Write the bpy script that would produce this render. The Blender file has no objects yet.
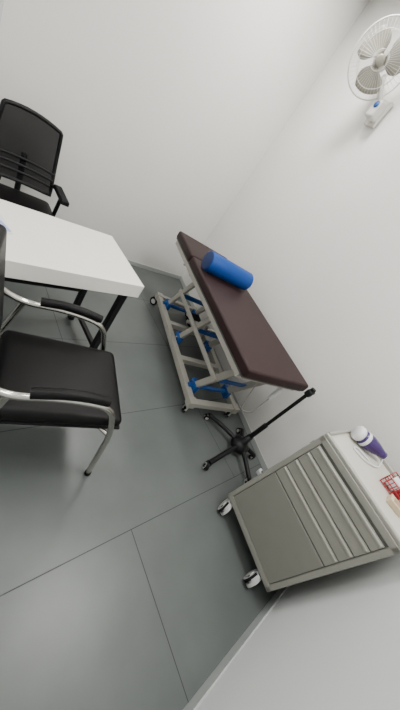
import bpy, bmesh, math
import numpy as np
from mathutils import Vector, Matrix, Euler

H=1.55
SC=bpy.context.scene
COL=SC.collection

# ------------------------------------------------------------ materials
def mat(name,col,rough=.5,metal=0.,var=.04,scale=12.,bump=0.,bscale=200.,emit=None,coat=0.,spec=.5):
    m=bpy.data.materials.new(name); m.use_nodes=True
    nt=m.node_tree; N=nt.nodes; b=N['Principled BSDF']
    b.inputs['Roughness'].default_value=rough; b.inputs['Metallic'].default_value=metal
    b.inputs['Specular IOR Level'].default_value=spec
    if coat: b.inputs['Coat Weight'].default_value=coat
    tc=N.new('ShaderNodeTexCoord')
    nz=N.new('ShaderNodeTexNoise'); nz.inputs['Scale'].default_value=scale; nz.inputs['Detail'].default_value=4
    nt.links.new(tc.outputs['Object'],nz.inputs['Vector'])
    rp=N.new('ShaderNodeValToRGB')
    c=np.array(col)
    rp.color_ramp.elements[0].position=.3; rp.color_ramp.elements[1].position=.7
    rp.color_ramp.elements[0].color=(*np.clip(c*(1-var),0,1),1)
    rp.color_ramp.elements[1].color=(*np.clip(c*(1+var),0,1),1)
    nt.links.new(nz.outputs['Fac'],rp.inputs['Fac']); nt.links.new(rp.outputs['Color'],b.inputs['Base Color'])
    if bump:
        n2=N.new('ShaderNodeTexNoise'); n2.inputs['Scale'].default_value=bscale
        nt.links.new(tc.outputs['Object'],n2.inputs['Vector'])
        bp=N.new('ShaderNodeBump'); bp.inputs['Strength'].default_value=bump; bp.inputs['Distance'].default_value=.002
        nt.links.new(n2.outputs['Fac'],bp.inputs['Height']); nt.links.new(bp.outputs['Normal'],b.inputs['Normal'])
    if emit:
        b.inputs['Emission Color'].default_value=(*emit[0],1); b.inputs['Emission Strength'].default_value=emit[1]
    return m
M={}
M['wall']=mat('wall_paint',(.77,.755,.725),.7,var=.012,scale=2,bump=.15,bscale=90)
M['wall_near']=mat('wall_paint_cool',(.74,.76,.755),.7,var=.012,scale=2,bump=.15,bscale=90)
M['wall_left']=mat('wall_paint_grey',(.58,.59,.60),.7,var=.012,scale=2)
M['skirt']=mat('skirting',(.42,.44,.43),.5,var=.03,scale=6)
M['floor']=mat('floor_tile',(.102,.113,.109),.34,var=.12,scale=2.6,bump=.08,bscale=30,spec=.42)
M['grout']=mat('grout',(.035,.039,.039),.8)
M['ceil']=mat('ceiling_paint',(.8,.8,.79),.8)
M['white']=mat('white_laminate',(.86,.84,.78),.35,var=.01)
M['black']=mat('black_metal',(.008,.008,.009),.45,spec=.25)
M['rubber']=mat('black_rubber',(.010,.010,.011),.7,spec=.15)
M['leather']=mat('black_leather',(.004,.0036,.004),.46,var=.15,scale=20,bump=.3,bscale=260,spec=.18)
M['chrome']=mat('chrome',(.60,.58,.54),.2,1.,var=.02)
M['maroon']=mat('maroon_vinyl',(.027,.0135,.0135),.52,var=.08,scale=10,bump=.2,bscale=320,spec=.22)
M['cream']=mat('cream_steel',(.40,.385,.34),.42,var=.03)
M['blue']=mat('blue_paint',(.008,.08,.31),.4)
M['bolster']=mat('blue_vinyl',(.004,.052,.26),.45,var=.06,spec=.25)
M['bolster_end']=mat('blue_vinyl_end',(.004,.025,.13),.5)
M['cab']=mat('cabinet_steel',(.33,.325,.285),.42,.1,var=.02)
M['cabdoor']=mat('cabinet_door_steel',(.265,.262,.23),.42,.1,var=.02)
M['cabtop']=mat('cabinet_top',(.56,.54,.48),.4,var=.02)
M['cablip']=mat('cabinet_lip',(.35,.345,.30),.42,.1,var=.02)
M['gap']=mat('dark_gap',(.10,.10,.09),.7)
M['wheel']=mat('grey_wheel',(.50,.50,.49),.45)
M['fan']=mat('fan_plastic',(.60,.58,.53),.4)
M['blade']=mat('fan_blade',(.30,.285,.235),.35)
M['wire']=mat('fan_wire',(.66,.65,.61),.35)
M['purple']=mat('purple_plastic',(.04,.015,.11),.25)
M['wplastic']=mat('white_plastic',(.75,.75,.76),.3)
M['red']=mat('red_plastic',(.36,.015,.025),.4)
M['paper']=mat('paper',(.62,.50,.34),.7)
M['paperb']=mat('paper_blue',(.35,.42,.66),.6)
M['brown']=mat('tan_card',(.38,.25,.16),.6)
M['lamp']=mat('lamp_diffuser',(.9,.9,.9),.5,emit=((1,1,1),3))
def meshfabric():
    m=bpy.data.materials.new('mesh_fabric'); m.use_nodes=True
    nt=m.node_tree;N=nt.nodes;b=N['Principled BSDF'];b.inputs['Roughness'].default_value=.8
    b.inputs['Specular IOR Level'].default_value=.12
    tc=N.new('ShaderNodeTexCoord');v=N.new('ShaderNodeTexNoise');v.inputs['Scale'].default_value=40
    nt.links.new(tc.outputs['Object'],v.inputs['Vector'])
    rp=N.new('ShaderNodeValToRGB');rp.color_ramp.elements[0].color=(.005,.005,.006,1);rp.color_ramp.elements[1].color=(.008,.008,.009,1)
    nt.links.new(v.outputs['Fac'],rp.inputs['Fac']);nt.links.new(rp.outputs['Color'],b.inputs['Base Color'])
    b.inputs['Alpha'].default_value=.93
    return m
M['mesh']=meshfabric()

# ------------------------------------------------------------ helpers
def empty(name,loc=(0,0,0),yaw=0.,rot=None):
    e=bpy.data.objects.new(name,None); COL.objects.link(e); e.location=loc
    e.rotation_euler=rot if rot else (0,0,math.radians(yaw)); e.empty_display_size=.1
    return e
def link(me,name,m,par,smooth=False):
    o=bpy.data.objects.new(name,me); COL.objects.link(o)
    if m: me.materials.append(M[m])
    if par: o.parent=par
    if smooth:
        for p in me.polygons: p.use_smooth=True
    return o
def bev(o,w,seg=2):
    if w:
        b=o.modifiers.new('bevel','BEVEL'); b.width=w; b.segments=seg; b.limit_method='ANGLE'
        for p in o.data.polygons: p.use_smooth=True
        wn=o.modifiers.new('wn','WEIGHTED_NORMAL'); wn.keep_sharp=True
    return o
def box(name,c,s,m,par=None,bw=.003,rot=None,seg=2):
    bm=bmesh.new(); bmesh.ops.create_cube(bm,size=1)
    for v in bm.verts: v.co=Vector((v.co.x*s[0],v.co.y*s[1],v.co.z*s[2]))
    me=bpy.data.meshes.new(name); bm.to_mesh(me); bm.free()
    o=link(me,name,m,par); o.location=c
    if rot: o.rotation_euler=rot
    return bev(o,bw,seg)
def cylbm(bm,a,b,r,r2=None,seg=20):
    a=Vector(a);b=Vector(b);d=b-a
    q=d.to_track_quat('Z','Y').to_matrix().to_4x4()
    bmesh.ops.create_cone(bm,cap_ends=True,segments=seg,radius1=r,radius2=r if r2 is None else r2,depth=d.length,matrix=Matrix.Translation((a+b)/2)@q)
def cyl(name,a,b,r,m,par=None,r2=None,seg=24,bw=0.):
    bm=bmesh.new(); cylbm(bm,a,b,r,r2,seg)
    me=bpy.data.meshes.new(name); bm.to_mesh(me); bm.free()
    o=link(me,name,m,par,True); 
    b_=o.modifiers.new('bevel','BEVEL'); b_.width=bw if bw else min(r*.12,.002); b_.segments=2; b_.limit_method='ANGLE'; b_.angle_limit=math.radians(50)
    o.modifiers.new('wn','WEIGHTED_NORMAL')
    return o
def smoothpath(pts,rad=.05,n=6):
    P=[Vector(p) for p in pts]; out=[P[0]]
    for i in range(1,len(P)-1):
        a,b,c=P[i-1],P[i],P[i+1]
        r=min(rad,(a-b).length*.45,(c-b).length*.45)
        p0=b+(a-b).normalized()*r; p2=b+(c-b).normalized()*r
        for k in range(n+1):
            t=k/n; out.append(p0*(1-t)**2+b*2*t*(1-t)+p2*t*t)
    out.append(P[-1]); return out
def tube(name,pts,r,m,par=None,rad=.05,closed=False,sx=1.,flat=False):
    path=smoothpath(pts,rad) if not closed else [Vector(p) for p in pts]
    cu=bpy.data.curves.new(name,'CURVE'); cu.dimensions='3D'; cu.bevel_depth=r; cu.bevel_resolution=4; cu.use_fill_caps=True
    s=cu.splines.new('POLY'); s.points.add(len(path)-1)
    for i,p in enumerate(path): s.points[i].co=(*p,1)
    s.use_cyclic_u=closed
    o=bpy.data.objects.new(name+'_c',cu); COL.objects.link(o)
    dg=bpy.context.evaluated_depsgraph_get(); dg.update()
    me=bpy.data.meshes.new_from_object(o.evaluated_get(dg)); me.name=name
    bpy.data.objects.remove(o)
    me.materials.clear()
    return link(me,name,m,par,True)
def softbox(name,c,s,m,par,crown=.01,bw=.02,nx=10,ny=10,rot=None):
    bm=bmesh.new(); bmesh.ops.create_grid(bm,x_segments=nx,y_segments=ny,size=.5)
    for v in bm.verts:
        u=2*v.co.x;w=2*v.co.y
        v.co=Vector((v.co.x*s[0],v.co.y*s[1],s[2]/2+crown*(1-u**4)*(1-w**4)))
    r=bmesh.ops.extrude_face_region(bm,geom=bm.faces[:])
    for g in r['geom']:
        if isinstance(g,bmesh.types.BMVert): g.co.z=-s[2]/2
    bmesh.ops.recalc_face_normals(bm,faces=bm.faces[:])
    me=bpy.data.meshes.new(name); bm.to_mesh(me); bm.free()
    o=link(me,name,m,par,True); o.location=c
    if rot:o.rotation_euler=rot
    b=o.modifiers.new('bevel','BEVEL'); b.width=bw; b.segments=4; b.limit_method='ANGLE'; b.angle_limit=math.radians(50)
    o.modifiers.new('wn','WEIGHTED_NORMAL')
    return o
def lathe(name,prof,m,par,loc=(0,0,0),rot=None,seg=32):
    bm=bmesh.new(); vs=[bm.verts.new((r,0,z)) for r,z in prof]
    es=[bm.edges.new((vs[i],vs[i+1])) for i in range(len(vs)-1)]
    bmesh.ops.spin(bm,geom=vs+es,cent=(0,0,0),axis=(0,0,1),dvec=(0,0,0),angle=2*math.pi,steps=seg)
    bmesh.ops.remove_doubles(bm,verts=bm.verts[:],dist=1e-5)
    bmesh.ops.recalc_face_normals(bm,faces=bm.faces[:])
    me=bpy.data.meshes.new(name); bm.to_mesh(me); bm.free()
    o=link(me,name,m,par,True); o.location=loc
    if rot is not None:o.rotation_euler=rot
    return o
def caster(name,par,x,y,rot=0.,r=.045,zt=.11,wheelmat='wheel',w=.026,off=.022):
    bm=bmesh.new()
    c,s=math.cos(rot),math.sin(rot)
    def P(a,b,z): return (x+a*c-b*s,y+a*s+b*c,z)
    for sgn in (-1,1):
        cylbm(bm,P(off,sgn*w*.15,r),P(off,sgn*w*.62,r),r,seg=28)
    nf=len(bm.faces)
    cylbm(bm,P(off,-w*.78,r),P(off,w*.78,r),r*.6,seg=20)
    n1=len(bm.faces)
    cylbm(bm,P(off,-w*.25,r*1.35),P(off,w*.25,r*1.35),r*.85,seg=20)
    cylbm(bm,P(0,0,r*1.3),P(0,0,zt),.012,seg=12)
    cylbm(bm,P(0,0,zt-.008),P(0,0,zt),.024,seg=12)
    for i,f in enumerate(bm.faces): f.material_index=0 if i<nf else (1 if i<n1 else 2)
    me=bpy.data.meshes.new(name); bm.to_mesh(me); bm.free()
    o=link(me,name,None,par)
    me.materials.append(M['rubber']); me.materials.append(M['wheel']); me.materials.append(M['wheel'] if wheelmat=='wheel' else M['rubber'])
    return o

# ------------------------------------------------------------ room
BY=2.85; NY=-.575; CZ=3.2
def rwx(y): return 2.15+.225*(y-.05)
A=(rwx(NY),NY); B=(rwx(BY),BY); C=(.36,BY); D=(-.95,0.0); E=(-.95,NY)
def wall(name,p,q,m,th=.1):
    p=Vector((*p,0));q=Vector((*q,0));d=(q-p).normalized();n=Vector((d.y,-d.x,0))
    vs=[p,q,q+n*th,p+n*th]; vs2=[v+Vector((0,0,CZ)) for v in vs]
    me=bpy.data.meshes.new(name); me.from_pydata([tuple(v) for v in vs+vs2],[],[(0,1,5,4),(1,2,6,5),(2,3,7,6),(3,0,4,7),(3,2,1,0),(4,5,6,7)])
    return link(me,name,m,None)
wall('wall_right',A,B,'wall')
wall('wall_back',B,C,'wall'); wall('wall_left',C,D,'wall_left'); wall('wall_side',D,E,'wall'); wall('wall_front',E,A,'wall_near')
def skirt(name,p,q,h=.075,t=.007):
    p=Vector((*p,0));q=Vector((*q,0));d=(q-p).normalized();n=Vector((-d.y,d.x,0))
    vs=[p,q,q+n*t,p+n*t]; vs2=[v+Vector((0,0,h)) for v in vs]
    me=bpy.data.meshes.new(name); me.from_pydata([tuple(v) for v in vs+vs2],[],[(0,1,5,4),(1,2,6,5),(2,3,7,6),(3,0,4,7),(3,2,1,0),(4,5,6,7)])
    return link(me,name,'skirt',None)
skirt('baseboard_right',A,B,.05);skirt('baseboard_back',B,C,.05);skirt('baseboard_left',C,D,.05);skirt('baseboard_front',E,A)
me=bpy.data.meshes.new('floor')
vs=[(-1.1,NY-.1,0),(3,NY-.1,0),(3,BY+.1,0),(-1.1,BY+.1,0),(-1.1,NY-.1,-.08),(3,NY-.1,-.08),(3,BY+.1,-.08),(-1.1,BY+.1,-.08)]
fs=[(0,1,2,3),(7,6,5,4),(0,4,5,1),(1,5,6,2),(2,6,7,3),(3,7,4,0)]
mi=[0]*6
def strip(x0,y0,x1,y1,w=.002):
    d=Vector((x1-x0,y1-y0,0)).normalized();n=Vector((-d.y,d.x,0))*w
    k=len(vs)
    for (x,y),s in (((x0,y0),-1),((x1,y1),-1),((x1,y1),1),((x0,y0),1)):
        vs.append((x+s*n.x,y+s*n.y,.0006))
    fs.append((k,k+1,k+2,k+3)); mi.append(1)
for y in (.12,.80,1.48,2.16): strip(-.95,y,2.9,y)
strip(.845,NY,.845,.12);strip(-.2,NY,-.2,.12);strip(1.88,NY,1.88,.12)
strip(.16,.12,.16,.8);strip(1.77,.12,1.77,.8)
strip(1.80,.8,1.84,2.85);strip(.80,.8,.80,2.85);strip(-.2,.8,-.2,2.16)
me.from_pydata(vs,[],fs); fl=link(me,'floor','floor',None); me.materials.append(M['grout'])
for i,p in enumerate(me.polygons): p.material_index=mi[i]
box('ceiling',(1.0,(BY+NY)/2,CZ+.04),(4.2,BY-NY+.2,.08),'ceil',None,0)

for i,(lx,ly,pw,sx) in enumerate(((1.30,.0,42,.60),(1.80,2.1,38,.40),(.0,.9,22,.6))):
    n='ceiling_light' 
    e=empty(n,(lx,ly,CZ))
    box('housing',(0,0,-.012),(sx+.04,sx+.04,.022),'ceil',e,.003)
    box('diffuser',(0,0,-.026),(sx,sx,.006),'lamp',e,.001)
    L=bpy.data.lights.new('panel_lamp','AREA'); L.shape='SQUARE'; L.size=sx; L.energy=pw; L.color=(1,.985,.95)
    o=bpy.data.objects.new('panel_lamp',L); COL.objects.link(o); o.parent=e; o.location=(0,0,-.035)

# ------------------------------------------------------------ treatment bed
bed=empty('treatment_bed',(1.417,.535,0),-14.5)
BW,BL,BZ=.668,1.85,.82
hl=.50; g=.012; th=.075
softbox('mattress_main',(BW/2,(BL-hl)/2-g/2,BZ-th/2-.004),(BW,BL-hl-g,th),'maroon',bed,.004,.018)
softbox('mattress_head',(BW/2,BL-hl/2,BZ-th/2-.004),(BW,hl-g,th),'maroon',bed,.004,.018)
box('under_board',(BW/2,BL/2,BZ-.084),(BW-.02,BL-.03,.012),'gap',bed,.002)
zf=BZ-.110
for x in (.035,BW-.035): box('upper_rail',(x,BL/2,zf),(.045,BL-.10,.042),'cream',bed,.003)
for y in (.07,.45,.95,1.36,BL-.07): box('upper_cross',(BW/2,y,zf),(BW-.08,.045,.038),'cream',bed,.003)
x0,x1,y0,y1=.11,.60,.24,1.64; zb=.13
for x in (x0,x1): box('base_rail',(x,(y0+y1)/2,zb),(.055,y1-y0,.055),'cream',bed,.004)
for y in (y0,y1,.72,1.2): box('base_cross',((x0+x1)/2,y,zb),(x1-x0,.055,.05),'cream',bed,.004)
for x in (x0,x1):
    for y in (y0,y1):
        caster('caster',bed,x,y,.6+y,r=.047,zt=.11,wheelmat='k')
        box('corner_foot',(x,y,zb+.0),(.07,.07,.07),'cream',bed,.006)
pairs=((.40,.16),(.98,.74),(1.50,1.26))
for (ya,yb) in pairs:
    for x in (x0+.06,x1-.06):
        a=Vector((x,ya,zb+.03)); b=Vector((x,yb,zf-.02)); mid=(a+b)/2; d=b-a
        box('lift_arm',mid,(.03,.055,d.length),'cream',bed,.004,rot=(-math.atan2(d.y,d.z),0,0))
        box('pivot_bracket_low',a,(.042,.11,.08),'blue',bed,.006)
        box('pivot_bracket_high',b+Vector((0,0,-.01)),(.042,.11,.07),'cream',bed,.006)
        cyl('pivot_pin',a+Vector((-.03,0,0)),a+Vector((.03,0,0)),.013,'chrome',bed)
    cyl('pivot_tube_high',(.04,yb,zf-.03),(BW-.04,yb,zf-.03),.018,'cream',bed)
    q0=.42
    yy=ya+(yb-ya)*q0; zz=zb+.03+(zf-zb-.05)*q0
    box('arm_cross_plate',((x0+x1)/2,yy,zz),(x1-x0-.12,.012,.06),'blue',bed,.003,rot=(.35,0,0))
cyl('pivot_tube_low',(x0,.40,zb+.03),(x1,.40,zb+.03),.02,'blue',bed)
cyl('pivot_tube_low',(x0,1.5,zb+.03),(x1,1.5,zb+.03),.02,'blue',bed)
box('sync_bar',(x0+.03,.83,(zb+zf)/2+.0),(.016,1.16,.04),'cream',bed,.003)
cyl('actuator_body',((x0+x1)/2,1.25,zb+.07),((x0+x1)/2,.95,zb+.25),.035,'cream',bed)
cyl('actuator_rod',((x0+x1)/2,.95,zb+.25),((x0+x1)/2,.70,zb+.40),.015,'chrome',bed)
box('actuator_motor',((x0+x1)/2+.03,1.23,zb+.11),(.12,.13,.11),'rubber',bed,.014)
tube('head_adjust_bar',[(.14,BL-hl+.06,zf-.01),(.14,BL-.2,zf-.12),(.56,BL-.2,zf-.12),(.56,BL-hl+.06,zf-.01)],.010,'chrome',bed,.03)
box('hand_control',(BW-.14,.06,zf-.10),(.05,.025,.13),'wplastic',bed,.008)
tube('control_cable',[(BW-.14,.06,zf-.16),(BW-.16,.05,.34),(BW-.2,.12,.28),(BW-.18,.2,.5),(BW-.2,.3,zf-.02)],.005,'cream',bed,.06)

bo=empty('bolster_pillow',(1.97,1.57,BZ+.0885),-14.5)
prof=[(0,-.25),(.07,-.25),(.08,-.247),(.085,-.238),(.085,.238),(.08,.247),(.07,.25),(0,.25)]
o=lathe('bolster_cover',prof,'bolster',bo,(0,0,0),(0,math.pi/2,0),40); o.data.materials.append(M['bolster_end'])
for p in o.data.polygons:
    if abs(p.center.z)>.246 and abs(p.normal.z)>.8: p.material_index=1

# ------------------------------------------------------------ rolling stand
st=empty('rolling_stand',(1.93,.315,0))
lathe('hub',[(0,.045),(.06,.045),(.08,.06),(.08,.10),(.055,.125),(.03,.14),(.024,.22),(0,.22)],'black',st)
for k,(ad,R) in enumerate(((186,.40),(252,.27),(318,.17),(35,.20),(112,.34))):
    a=math.radians(ad)
    c,s=math.cos(a),math.sin(a)
    tube('leg_%d'%(k+1),[(.03*c,.03*s,.09),(.5*R*c,.5*R*s,.085),(R*c,R*s,.06)],.019,'black',st,.03)
    caster('caster_%d'%(k+1),st,R*c,R*s,a+.6,r=.026,zt=.06,wheelmat='k',w=.024,off=.012)
cyl('pole',(0,0,.12),(0,0,.84),.013,'black',st)
cyl('pole_sleeve',(0,0,.12),(0,0,.40),.019,'black',st)
box('clamp',(.0,0,.83),(.05,.045,.05),'black',st,.008)
cyl('clamp_knob',(.02,0,.83),(.065,0,.83),.018,'black',st)
cyl('pole_cap',(0,0,.84),(0,0,.875),.018,'black',st)

pa=empty('power_strip',(2.075,-.0,0),12)
box('body',(0,0,.02),(.05,.17,.04),'wplastic',pa,.005)
for k in range(3): box('socket_%d'%k,(0,-.05+.05*k,.041),(.03,.03,.003),'gap',pa,.001)
tube('cable',[(0,-.085,.02),(0,-.14,.01),(.01,-.20,.008),(.0,-.30,.008)],.004,'wplastic',pa)

# ------------------------------------------------------------ metal cabinet trolley
cab=empty('metal_cabinet_trolley',(1.505,.035,0),-8)
CW,CD,z0,z1=.535,.455,.115,.92
box('carcass',(CD/2+.006,-CW/2,(z0+z1)/2),(CD-.012,CW-.004,z1-z0-.03),'cab',cab,.004)
fr=.03
box('frame_left',(0,-fr/2,(z0+z1)/2),(.024,fr,z1-z0),'cab',cab,.006)
box('frame_right',(0,-CW+fr/2,(z0+z1)/2),(.024,fr,z1-z0),'cab',cab,.006)
box('frame_bottom',(0,-CW/2,z0+.02),(.024,CW,.04),'cab',cab,.006)
box('frame_top',(0,-CW/2,z1-.02),(.024,CW,.04),'cab',cab,.006)
iw=CW-2*fr-.006
zd=z0+.043; dh=.38
box('gap_panel',(-.001,-CW/2,(z0+z1)/2),(.008,CW-2*fr,z1-z0-.08),'gap',cab,0)
box('door_panel',(-.004,-CW/2,zd+dh/2),(.018,iw,dh),'cabdoor',cab,.004)
zc=zd+dh+.005
hts=[.085,.085,.085,.07]
for k,hh in enumerate(hts):
    box('drawer_%d'%(k+1),(-.004,-CW/2,zc+hh/2),(.018,iw,hh-.005),'cab',cab,.004)
    box('drawer_lip_%d'%(k+1),(-.012,-CW/2,zc+hh-.016),(.012,iw-.006,.018),'cablip',cab,.005)
    zc+=hh
box('top_plate',(CD/2,-CW/2,z1+.003),(CD,CW,.012),'cabtop',cab,.004)
box('tray_rim_left',(CD/2,-.008,z1+.016),(CD,.016,.028),'cab',cab,.006)
box('tray_rim_right',(CD/2,-CW+.008,z1+.016),(CD,.016,.028),'cab',cab,.006)
box('tray_rim_front',(.002,-CW/2,z1+.008),(.024,CW,.026),'cablip',cab,.007)
box('tray_rim_back',(CD-.008,-CW/2,z1+.016),(.016,CW,.028),'cab',cab,.006)
box('side_rail',(CD/2,.004,z1-.10),(CD-.06,.012,.03),'cabdoor',cab,.004)
box('side_panel_inset',(CD/2,.0,z0+.33),(CD-.08,.006,.52),'cabdoor',cab,.002)
box('base_plinth',(CD/2,-CW/2,z0-.008),(CD-.02,CW-.02,.024),'cabdoor',cab,.004)
for (x,y,r_) in ((.02,-.045,3.6),(.02,-CW+.085,3.3),(CD-.05,-.05,.4),(CD-.05,-CW+.05,1.2)):
    caster('caster',cab,x,y,r_,r=.050,zt=.11,wheelmat='wheel',w=.036,off=.03)

ms=empty('handheld_massager',(1.80,-.105,.932),30)
lathe('head',[(0,0),(.035,0),(.045,.012),(.045,.03),(.036,.045),(0,.05)],'wplastic',ms,(0,.09,.046),(math.radians(90),0,0))
lathe('body',[(0,0),(.036,0),(.044,.03),(.045,.07),(.036,.12),(.024,.16),(.022,.18),(0,.19)],'purple',ms,(0,.06,.046),(math.radians(90),0,0))
lathe('ring',[(.043,0),(.0455,.004),(.0455,.018),(.043,.022)],'wplastic',ms,(0,.035,.046),(math.radians(90),0,0))
tube('cord',[(0,-.12,.045),(-.02,-.13,.02),(-.06,-.12,.005),(-.10,-.08,.004),(-.13,.0,.004),(-.10,.08,.004),(-.06,.04,.004),(-.09,-.04,.004)],.0035,'wplastic',ms,.05)
rb=empty('red_basket',(1.745,-.345,.932),-8)
for z in (.004,.03,.056):
    tube('rim',[(-.06,-.06,z),(.06,-.06,z),(.06,.06,z),(-.06,.06,z)],.003,'red',rb,closed=True)
bm=bmesh.new()
for k in range(8):
    t=-.06+.12*k/7
    for x in (-.06,.06): cylbm(bm,(x,t,.004),(x,t,.056),.0022,seg=8)
    cylbm(bm,(-.06,t,.004),(.06,t,.004),.0022,seg=8)
for k in range(7):
    t=-.06+.12*k/6
    for y in (-.06,.06): cylbm(bm,(t,y,.004),(t,y,.056),.0022,seg=8)
me=bpy.data.meshes.new('grid'); bm.to_mesh(me); bm.free(); link(me,'grid','red',rb)
box('card_pack',(0,.02,.033),(.07,.045,.05),'wplastic',rb,.003)
box('red_box',(.0,-.03,.033),(.08,.035,.05),'red',rb,.003)
cb=empty('card_box',(1.625,-.385,.930),5)
box('carton',(0,0,.014),(.06,.08,.028),'paper',cb,.002)
box('label',(0,0,.0285),(.04,.05,.001),'brown',cb,0)

# ------------------------------------------------------------ desk
desk=empty('desk',(1.01,1.25,0),4)
TL,TD,TZ=1.03,.53,.75
box('top_slab',(-TL/2,TD/2,TZ-.012),(TL,TD,.024),'white',desk,.003)
box('apron_front',(-TL/2,.009,TZ-.055),(TL,.018,.07),'white',desk,.002)
box('apron_side',(-.009,TD/2,TZ-.055),(.018,TD,.07),'white',desk,.002)
box('apron_back',(-TL/2,TD-.009,TZ-.055),(TL,.018,.07),'white',desk,.002)
box('apron_side_far',(-TL+.009,TD/2,TZ-.055),(.018,TD,.07),'white',desk,.002)
for x in (-.06,-TL+.06):
    for y in (.06,TD-.06):
        box('leg',(x,y,(TZ-.09)/2),(.04,.04,TZ-.09),'black',desk,.003)
    box('foot_rail',(x,TD/2,.12),(.03,TD-.12,.03),'black',desk,.003)
box('cross_rail',(-TL/2,TD-.06,.30),(TL-.12,.025,.03),'black',desk,.003)
pp=empty('paper_sheets',(.25,1.49,TZ+.001),12)
box('sheet_1',(0,0,.001),(.15,.18,.001),'wplastic',pp,0)
box('sheet_2',(.035,-.04,.0025),(.06,.08,.001),'paperb',pp,0,rot=(0,0,.2))

# ------------------------------------------------------------ visitor chair
vc=empty('visitor_armchair',(.436,.81,0),-14)
softbox('seat',(.08,0,.45),(.53,.46,.065),'leather',vc,.014,.03)
box('seat_pan',(.06,0,.408),(.44,.38,.02),'rubber',vc,.004)
box('seat_piping',(.08,0,.424),(.534,.464,.014),'rubber',vc,.006)
softbox('backrest',(-.25,0,.74),(.46,.44,.05),'leather',vc,.012,.02,rot=(0,math.radians(-98),0))
for s in (-1,1):
    n='right' if s<0 else 'left'
    tube('arm_frame_'+n,[(.345,s*.262,.0),(.30,s*.257,.42),(.225,s*.252,.625),(.03,s*.25,.65),(-.14,s*.25,.63),(-.245,s*.235,.68),(-.28,s*.2,.80)],.0145,'chrome',vc,.08)
    tube('rear_leg_'+n,[(-.30,s*.28,0),(-.20,s*.257,.40),(-.14,s*.25,.635)],.0135,'chrome',vc,.05)
    tube('seat_rail_'+n,[(.302,s*.255,.40),(.24,s*.19,.40),(-.16,s*.19,.40),(-.20,s*.255,.40)],.011,'chrome',vc,.03)
    pts=[(.195,s*.25,.658),(.12,s*.25,.672),(.03,s*.25,.677),(-.08,s*.25,.66)]
    tube('arm_pad_'+n,pts,.021,'leather',vc,.06)
    cyl('foot_cap_'+n,(.345,s*.262,0),(.343,s*.262,.025),.017,'rubber',vc)
    cyl('rear_cap_'+n,(-.30,s*.28,0),(-.297,s*.279,.025),.017,'rubber',vc)
cyl('cross_tube_front',(.22,-.19,.40),(.22,.19,.40),.011,'chrome',vc)
cyl('cross_tube_rear',(-.15,-.19,.40),(-.15,.19,.40),.011,'chrome',vc)

# ------------------------------------------------------------ mesh office chair
oc=empty('mesh_office_chair',(.570,2.30,0),0)
softbox('seat',(0,0,.47),(.43,.45,.07),'leather',oc,.012,.03)
lathe('base_hub',[(0,.06),(.04,.06),(.045,.10),(.03,.12),(.028,.40),(.06,.43),(0,.435)],'black',oc)
for k in range(5):
    a=math.radians(90+72*k);c,s=math.cos(a),math.sin(a)
    tube('base_leg_%d'%(k+1),[(.03*c,.03*s,.10),(.24*c,.24*s,.07)],.016,'black',oc)
    caster('caster_%d'%(k+1),oc,.23*c,.23*s,a,r=.025,zt=.065,wheelmat='k',w=.03)
def bk(u,v):
    w=.198*(1-.13*v**2)
    z=.56+.45*v-.02*u*u*v
    y=.235+.05*v+.03*math.sin(v*3.0)-.03*u*u
    return (u*w,y,z)
ring=[bk(-1,v) for v in np.linspace(0,.98,9)]+[bk(u,1) for u in np.linspace(-.95,.95,9)]+[bk(1,v) for v in np.linspace(.98,0,9)]+[bk(u,0) for u in np.linspace(.8,-.8,7)]
tube('back_frame',ring,.013,'black',oc,closed=True)
vsl=[];fsl=[];nu,nv=9,13
for j in range(nv):
    for i in range(nu): vsl.append(bk(-1+2*i/(nu-1),j/(nv-1)))
for j in range(nv-1):
    for i in range(nu-1): k=j*nu+i; fsl.append((k,k+1,k+nu+1,k+nu))
me=bpy.data.meshes.new('back_mesh'); me.from_pydata(vsl,[],fsl); link(me,'back_mesh','mesh',oc,True)
for v in (.14,.24,.34):
    tube('lumbar_rib',[Vector(bk(u,v))+Vector((0,-.012,0)) for u in (-1,-.5,0,.5,1)],.009,'black',oc,.05)
tube('back_support',[(0,.08,.42),(0,.27,.44),(0,.285,.62),(0,.30,.74)],.02,'black',oc,.06)
for s in (-1,1):
    tube('arm_%s'%('l' if s<0 else 'r'),[(s*.17,.05,.43),(s*.21,.05,.45),(s*.21,.0,.66),(s*.21,-.08,.67)],.014,'black',oc,.05)
    softbox('arm_pad_%s'%('l' if s<0 else 'r'),(s*.205,.0,.675),(.055,.25,.03),'rubber',oc,.004,.012)
    tube('arm_back_%s'%('l' if s<0 else 'r'),[(s*.205,.10,.665),(s*.20,.2,.64),(s*.19,.225,.62)],.013,'black',oc,.05)

# ------------------------------------------------------------ wall fan
wy=1.80; 
fan=empty('wall_fan',(rwx(wy)-.002,wy,2.46),0)
yaw=math.atan(.225)
box('wall_plate',(-.02,0,0),(.035,.12,.18),'fan',fan,.012,rot=(0,0,-yaw))
box('control_box',(-.07,.0,-.01),(.09,.085,.12),'fan',fan,.018,rot=(0,0,-yaw))
lathe('badge',[(0,0),(.022,0),(.022,.004),(0,.004)],'blue',fan,(-.117,-.0,.01),(0,math.radians(-90),math.radians(-12)))
tube('neck',[(-.09,.0,.03),(-.13,.06,.10),(-.10,.12,.17)],.018,'fan',fan,.05)
ax=Vector((-.70,-.45,-.30)).normalized()
fc=Vector((-.21,.15,.19))
q=ax.to_track_quat('Z','Y')
hd=empty('head',tuple(fc)); hd.parent=fan; hd.rotation_mode='QUATERNION'; hd.rotation_quaternion=q
lathe('motor',[(0,-.13),(.035,-.13),(.055,-.11),(.06,-.06),(.05,-.03),(.03,-.02),(0,-.02)],'fan',hd)
FR=.21
def ringpts(r,z,n=48): return [(r*math.cos(2*math.pi*k/n),r*math.sin(2*math.pi*k/n),z) for k in range(n)]
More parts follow.
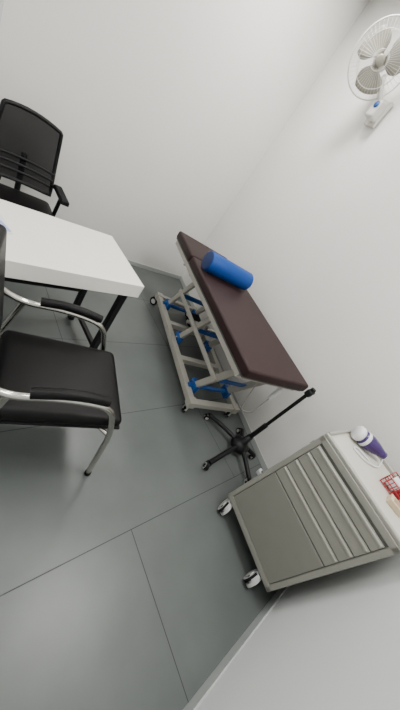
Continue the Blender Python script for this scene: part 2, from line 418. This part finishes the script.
tube('cage_rim',ringpts(FR,.02),.0055,'wire',hd,closed=True)
for r,z in ((.15,.062),(.15,-.02),(.055,.075)): tube('cage_ring',ringpts(r,z,32),.002,'wire',hd,closed=True)
bm=bmesh.new()
for k in range(48):
    a=2*math.pi*k/48; c,s=math.cos(a),math.sin(a)
    pf=[(.045,.077),(.10,.074),(.15,.062),(.185,.042),(FR,.02)]
    pb=[(.05,-.04),(.10,-.035),(.15,-.02),(.185,.0),(FR,.02)]
    for P in (pf,pb):
        for i in range(len(P)-1):
            cylbm(bm,(P[i][0]*c,P[i][0]*s,P[i][1]),(P[i+1][0]*c,P[i+1][0]*s,P[i+1][1]),.0008,seg=5)
me=bpy.data.meshes.new('cage_wires'); bm.to_mesh(me); bm.free(); link(me,'cage_wires','wire',hd)
lathe('cage_badge',[(0,.082),(.022,.082),(.032,.078),(.032,.074),(0,.074)],'blade',hd)
lathe('blade_hub',[(0,.05),(.02,.05),(.032,.04),(.034,.0),(0,-.005)],'blade',hd)
for k in range(3):
    a0=2*math.pi*k/3+.5
    vsl=[];fsl=[];nr,na=8,7
    for i in range(nr):
        t=i/(nr-1); r=.028+.152*t; half=math.radians(18+32*math.sin(math.pi*min(1,t*.75+.12)))
        for j in range(na):
            s=-1+2*j/(na-1); a=a0+half*s+.25*t
            vsl.append((r*math.cos(a),r*math.sin(a),.02+.022*s*(1-.4*t)))
    for i in range(nr-1):
        for j in range(na-1): kk=i*na+j; fsl.append((kk,kk+1,kk+na+1,kk+na))
    me=bpy.data.meshes.new('blade'); me.from_pydata(vsl,[],fsl); o=link(me,'blade_%d'%(k+1),'blade',hd,True)
    so=o.modifiers.new('s','SOLIDIFY'); so.thickness=.003
tube('pull_cord',[(-.1,-.03,-.06),(-.1,-.03,-.16)],.0015,'wire',fan)

# ------------------------------------------------------------ world + camera
w=bpy.data.worlds.new('world'); SC.world=w; w.use_nodes=True
w.node_tree.nodes['Background'].inputs[0].default_value=(.8,.85,.9,1); w.node_tree.nodes['Background'].inputs[1].default_value=.3
R=np.array([[0.6809,-0.459,0.5707],[0.0224,-0.7659,-0.6426],[0.732,0.4504,-0.5112]])
Mx=Matrix(((R[0][0],-R[1][0],-R[2][0],0),(R[0][1],-R[1][1],-R[2][1],0),(R[0][2],-R[1][2],-R[2][2],H),(0,0,0,1)))
cd=bpy.data.cameras.new('camera'); co=bpy.data.objects.new('camera',cd); COL.objects.link(co)
co.matrix_world=Mx; cd.sensor_width=36; cd.lens=276.9/710*36; cd.clip_start=.02
SC.camera=co
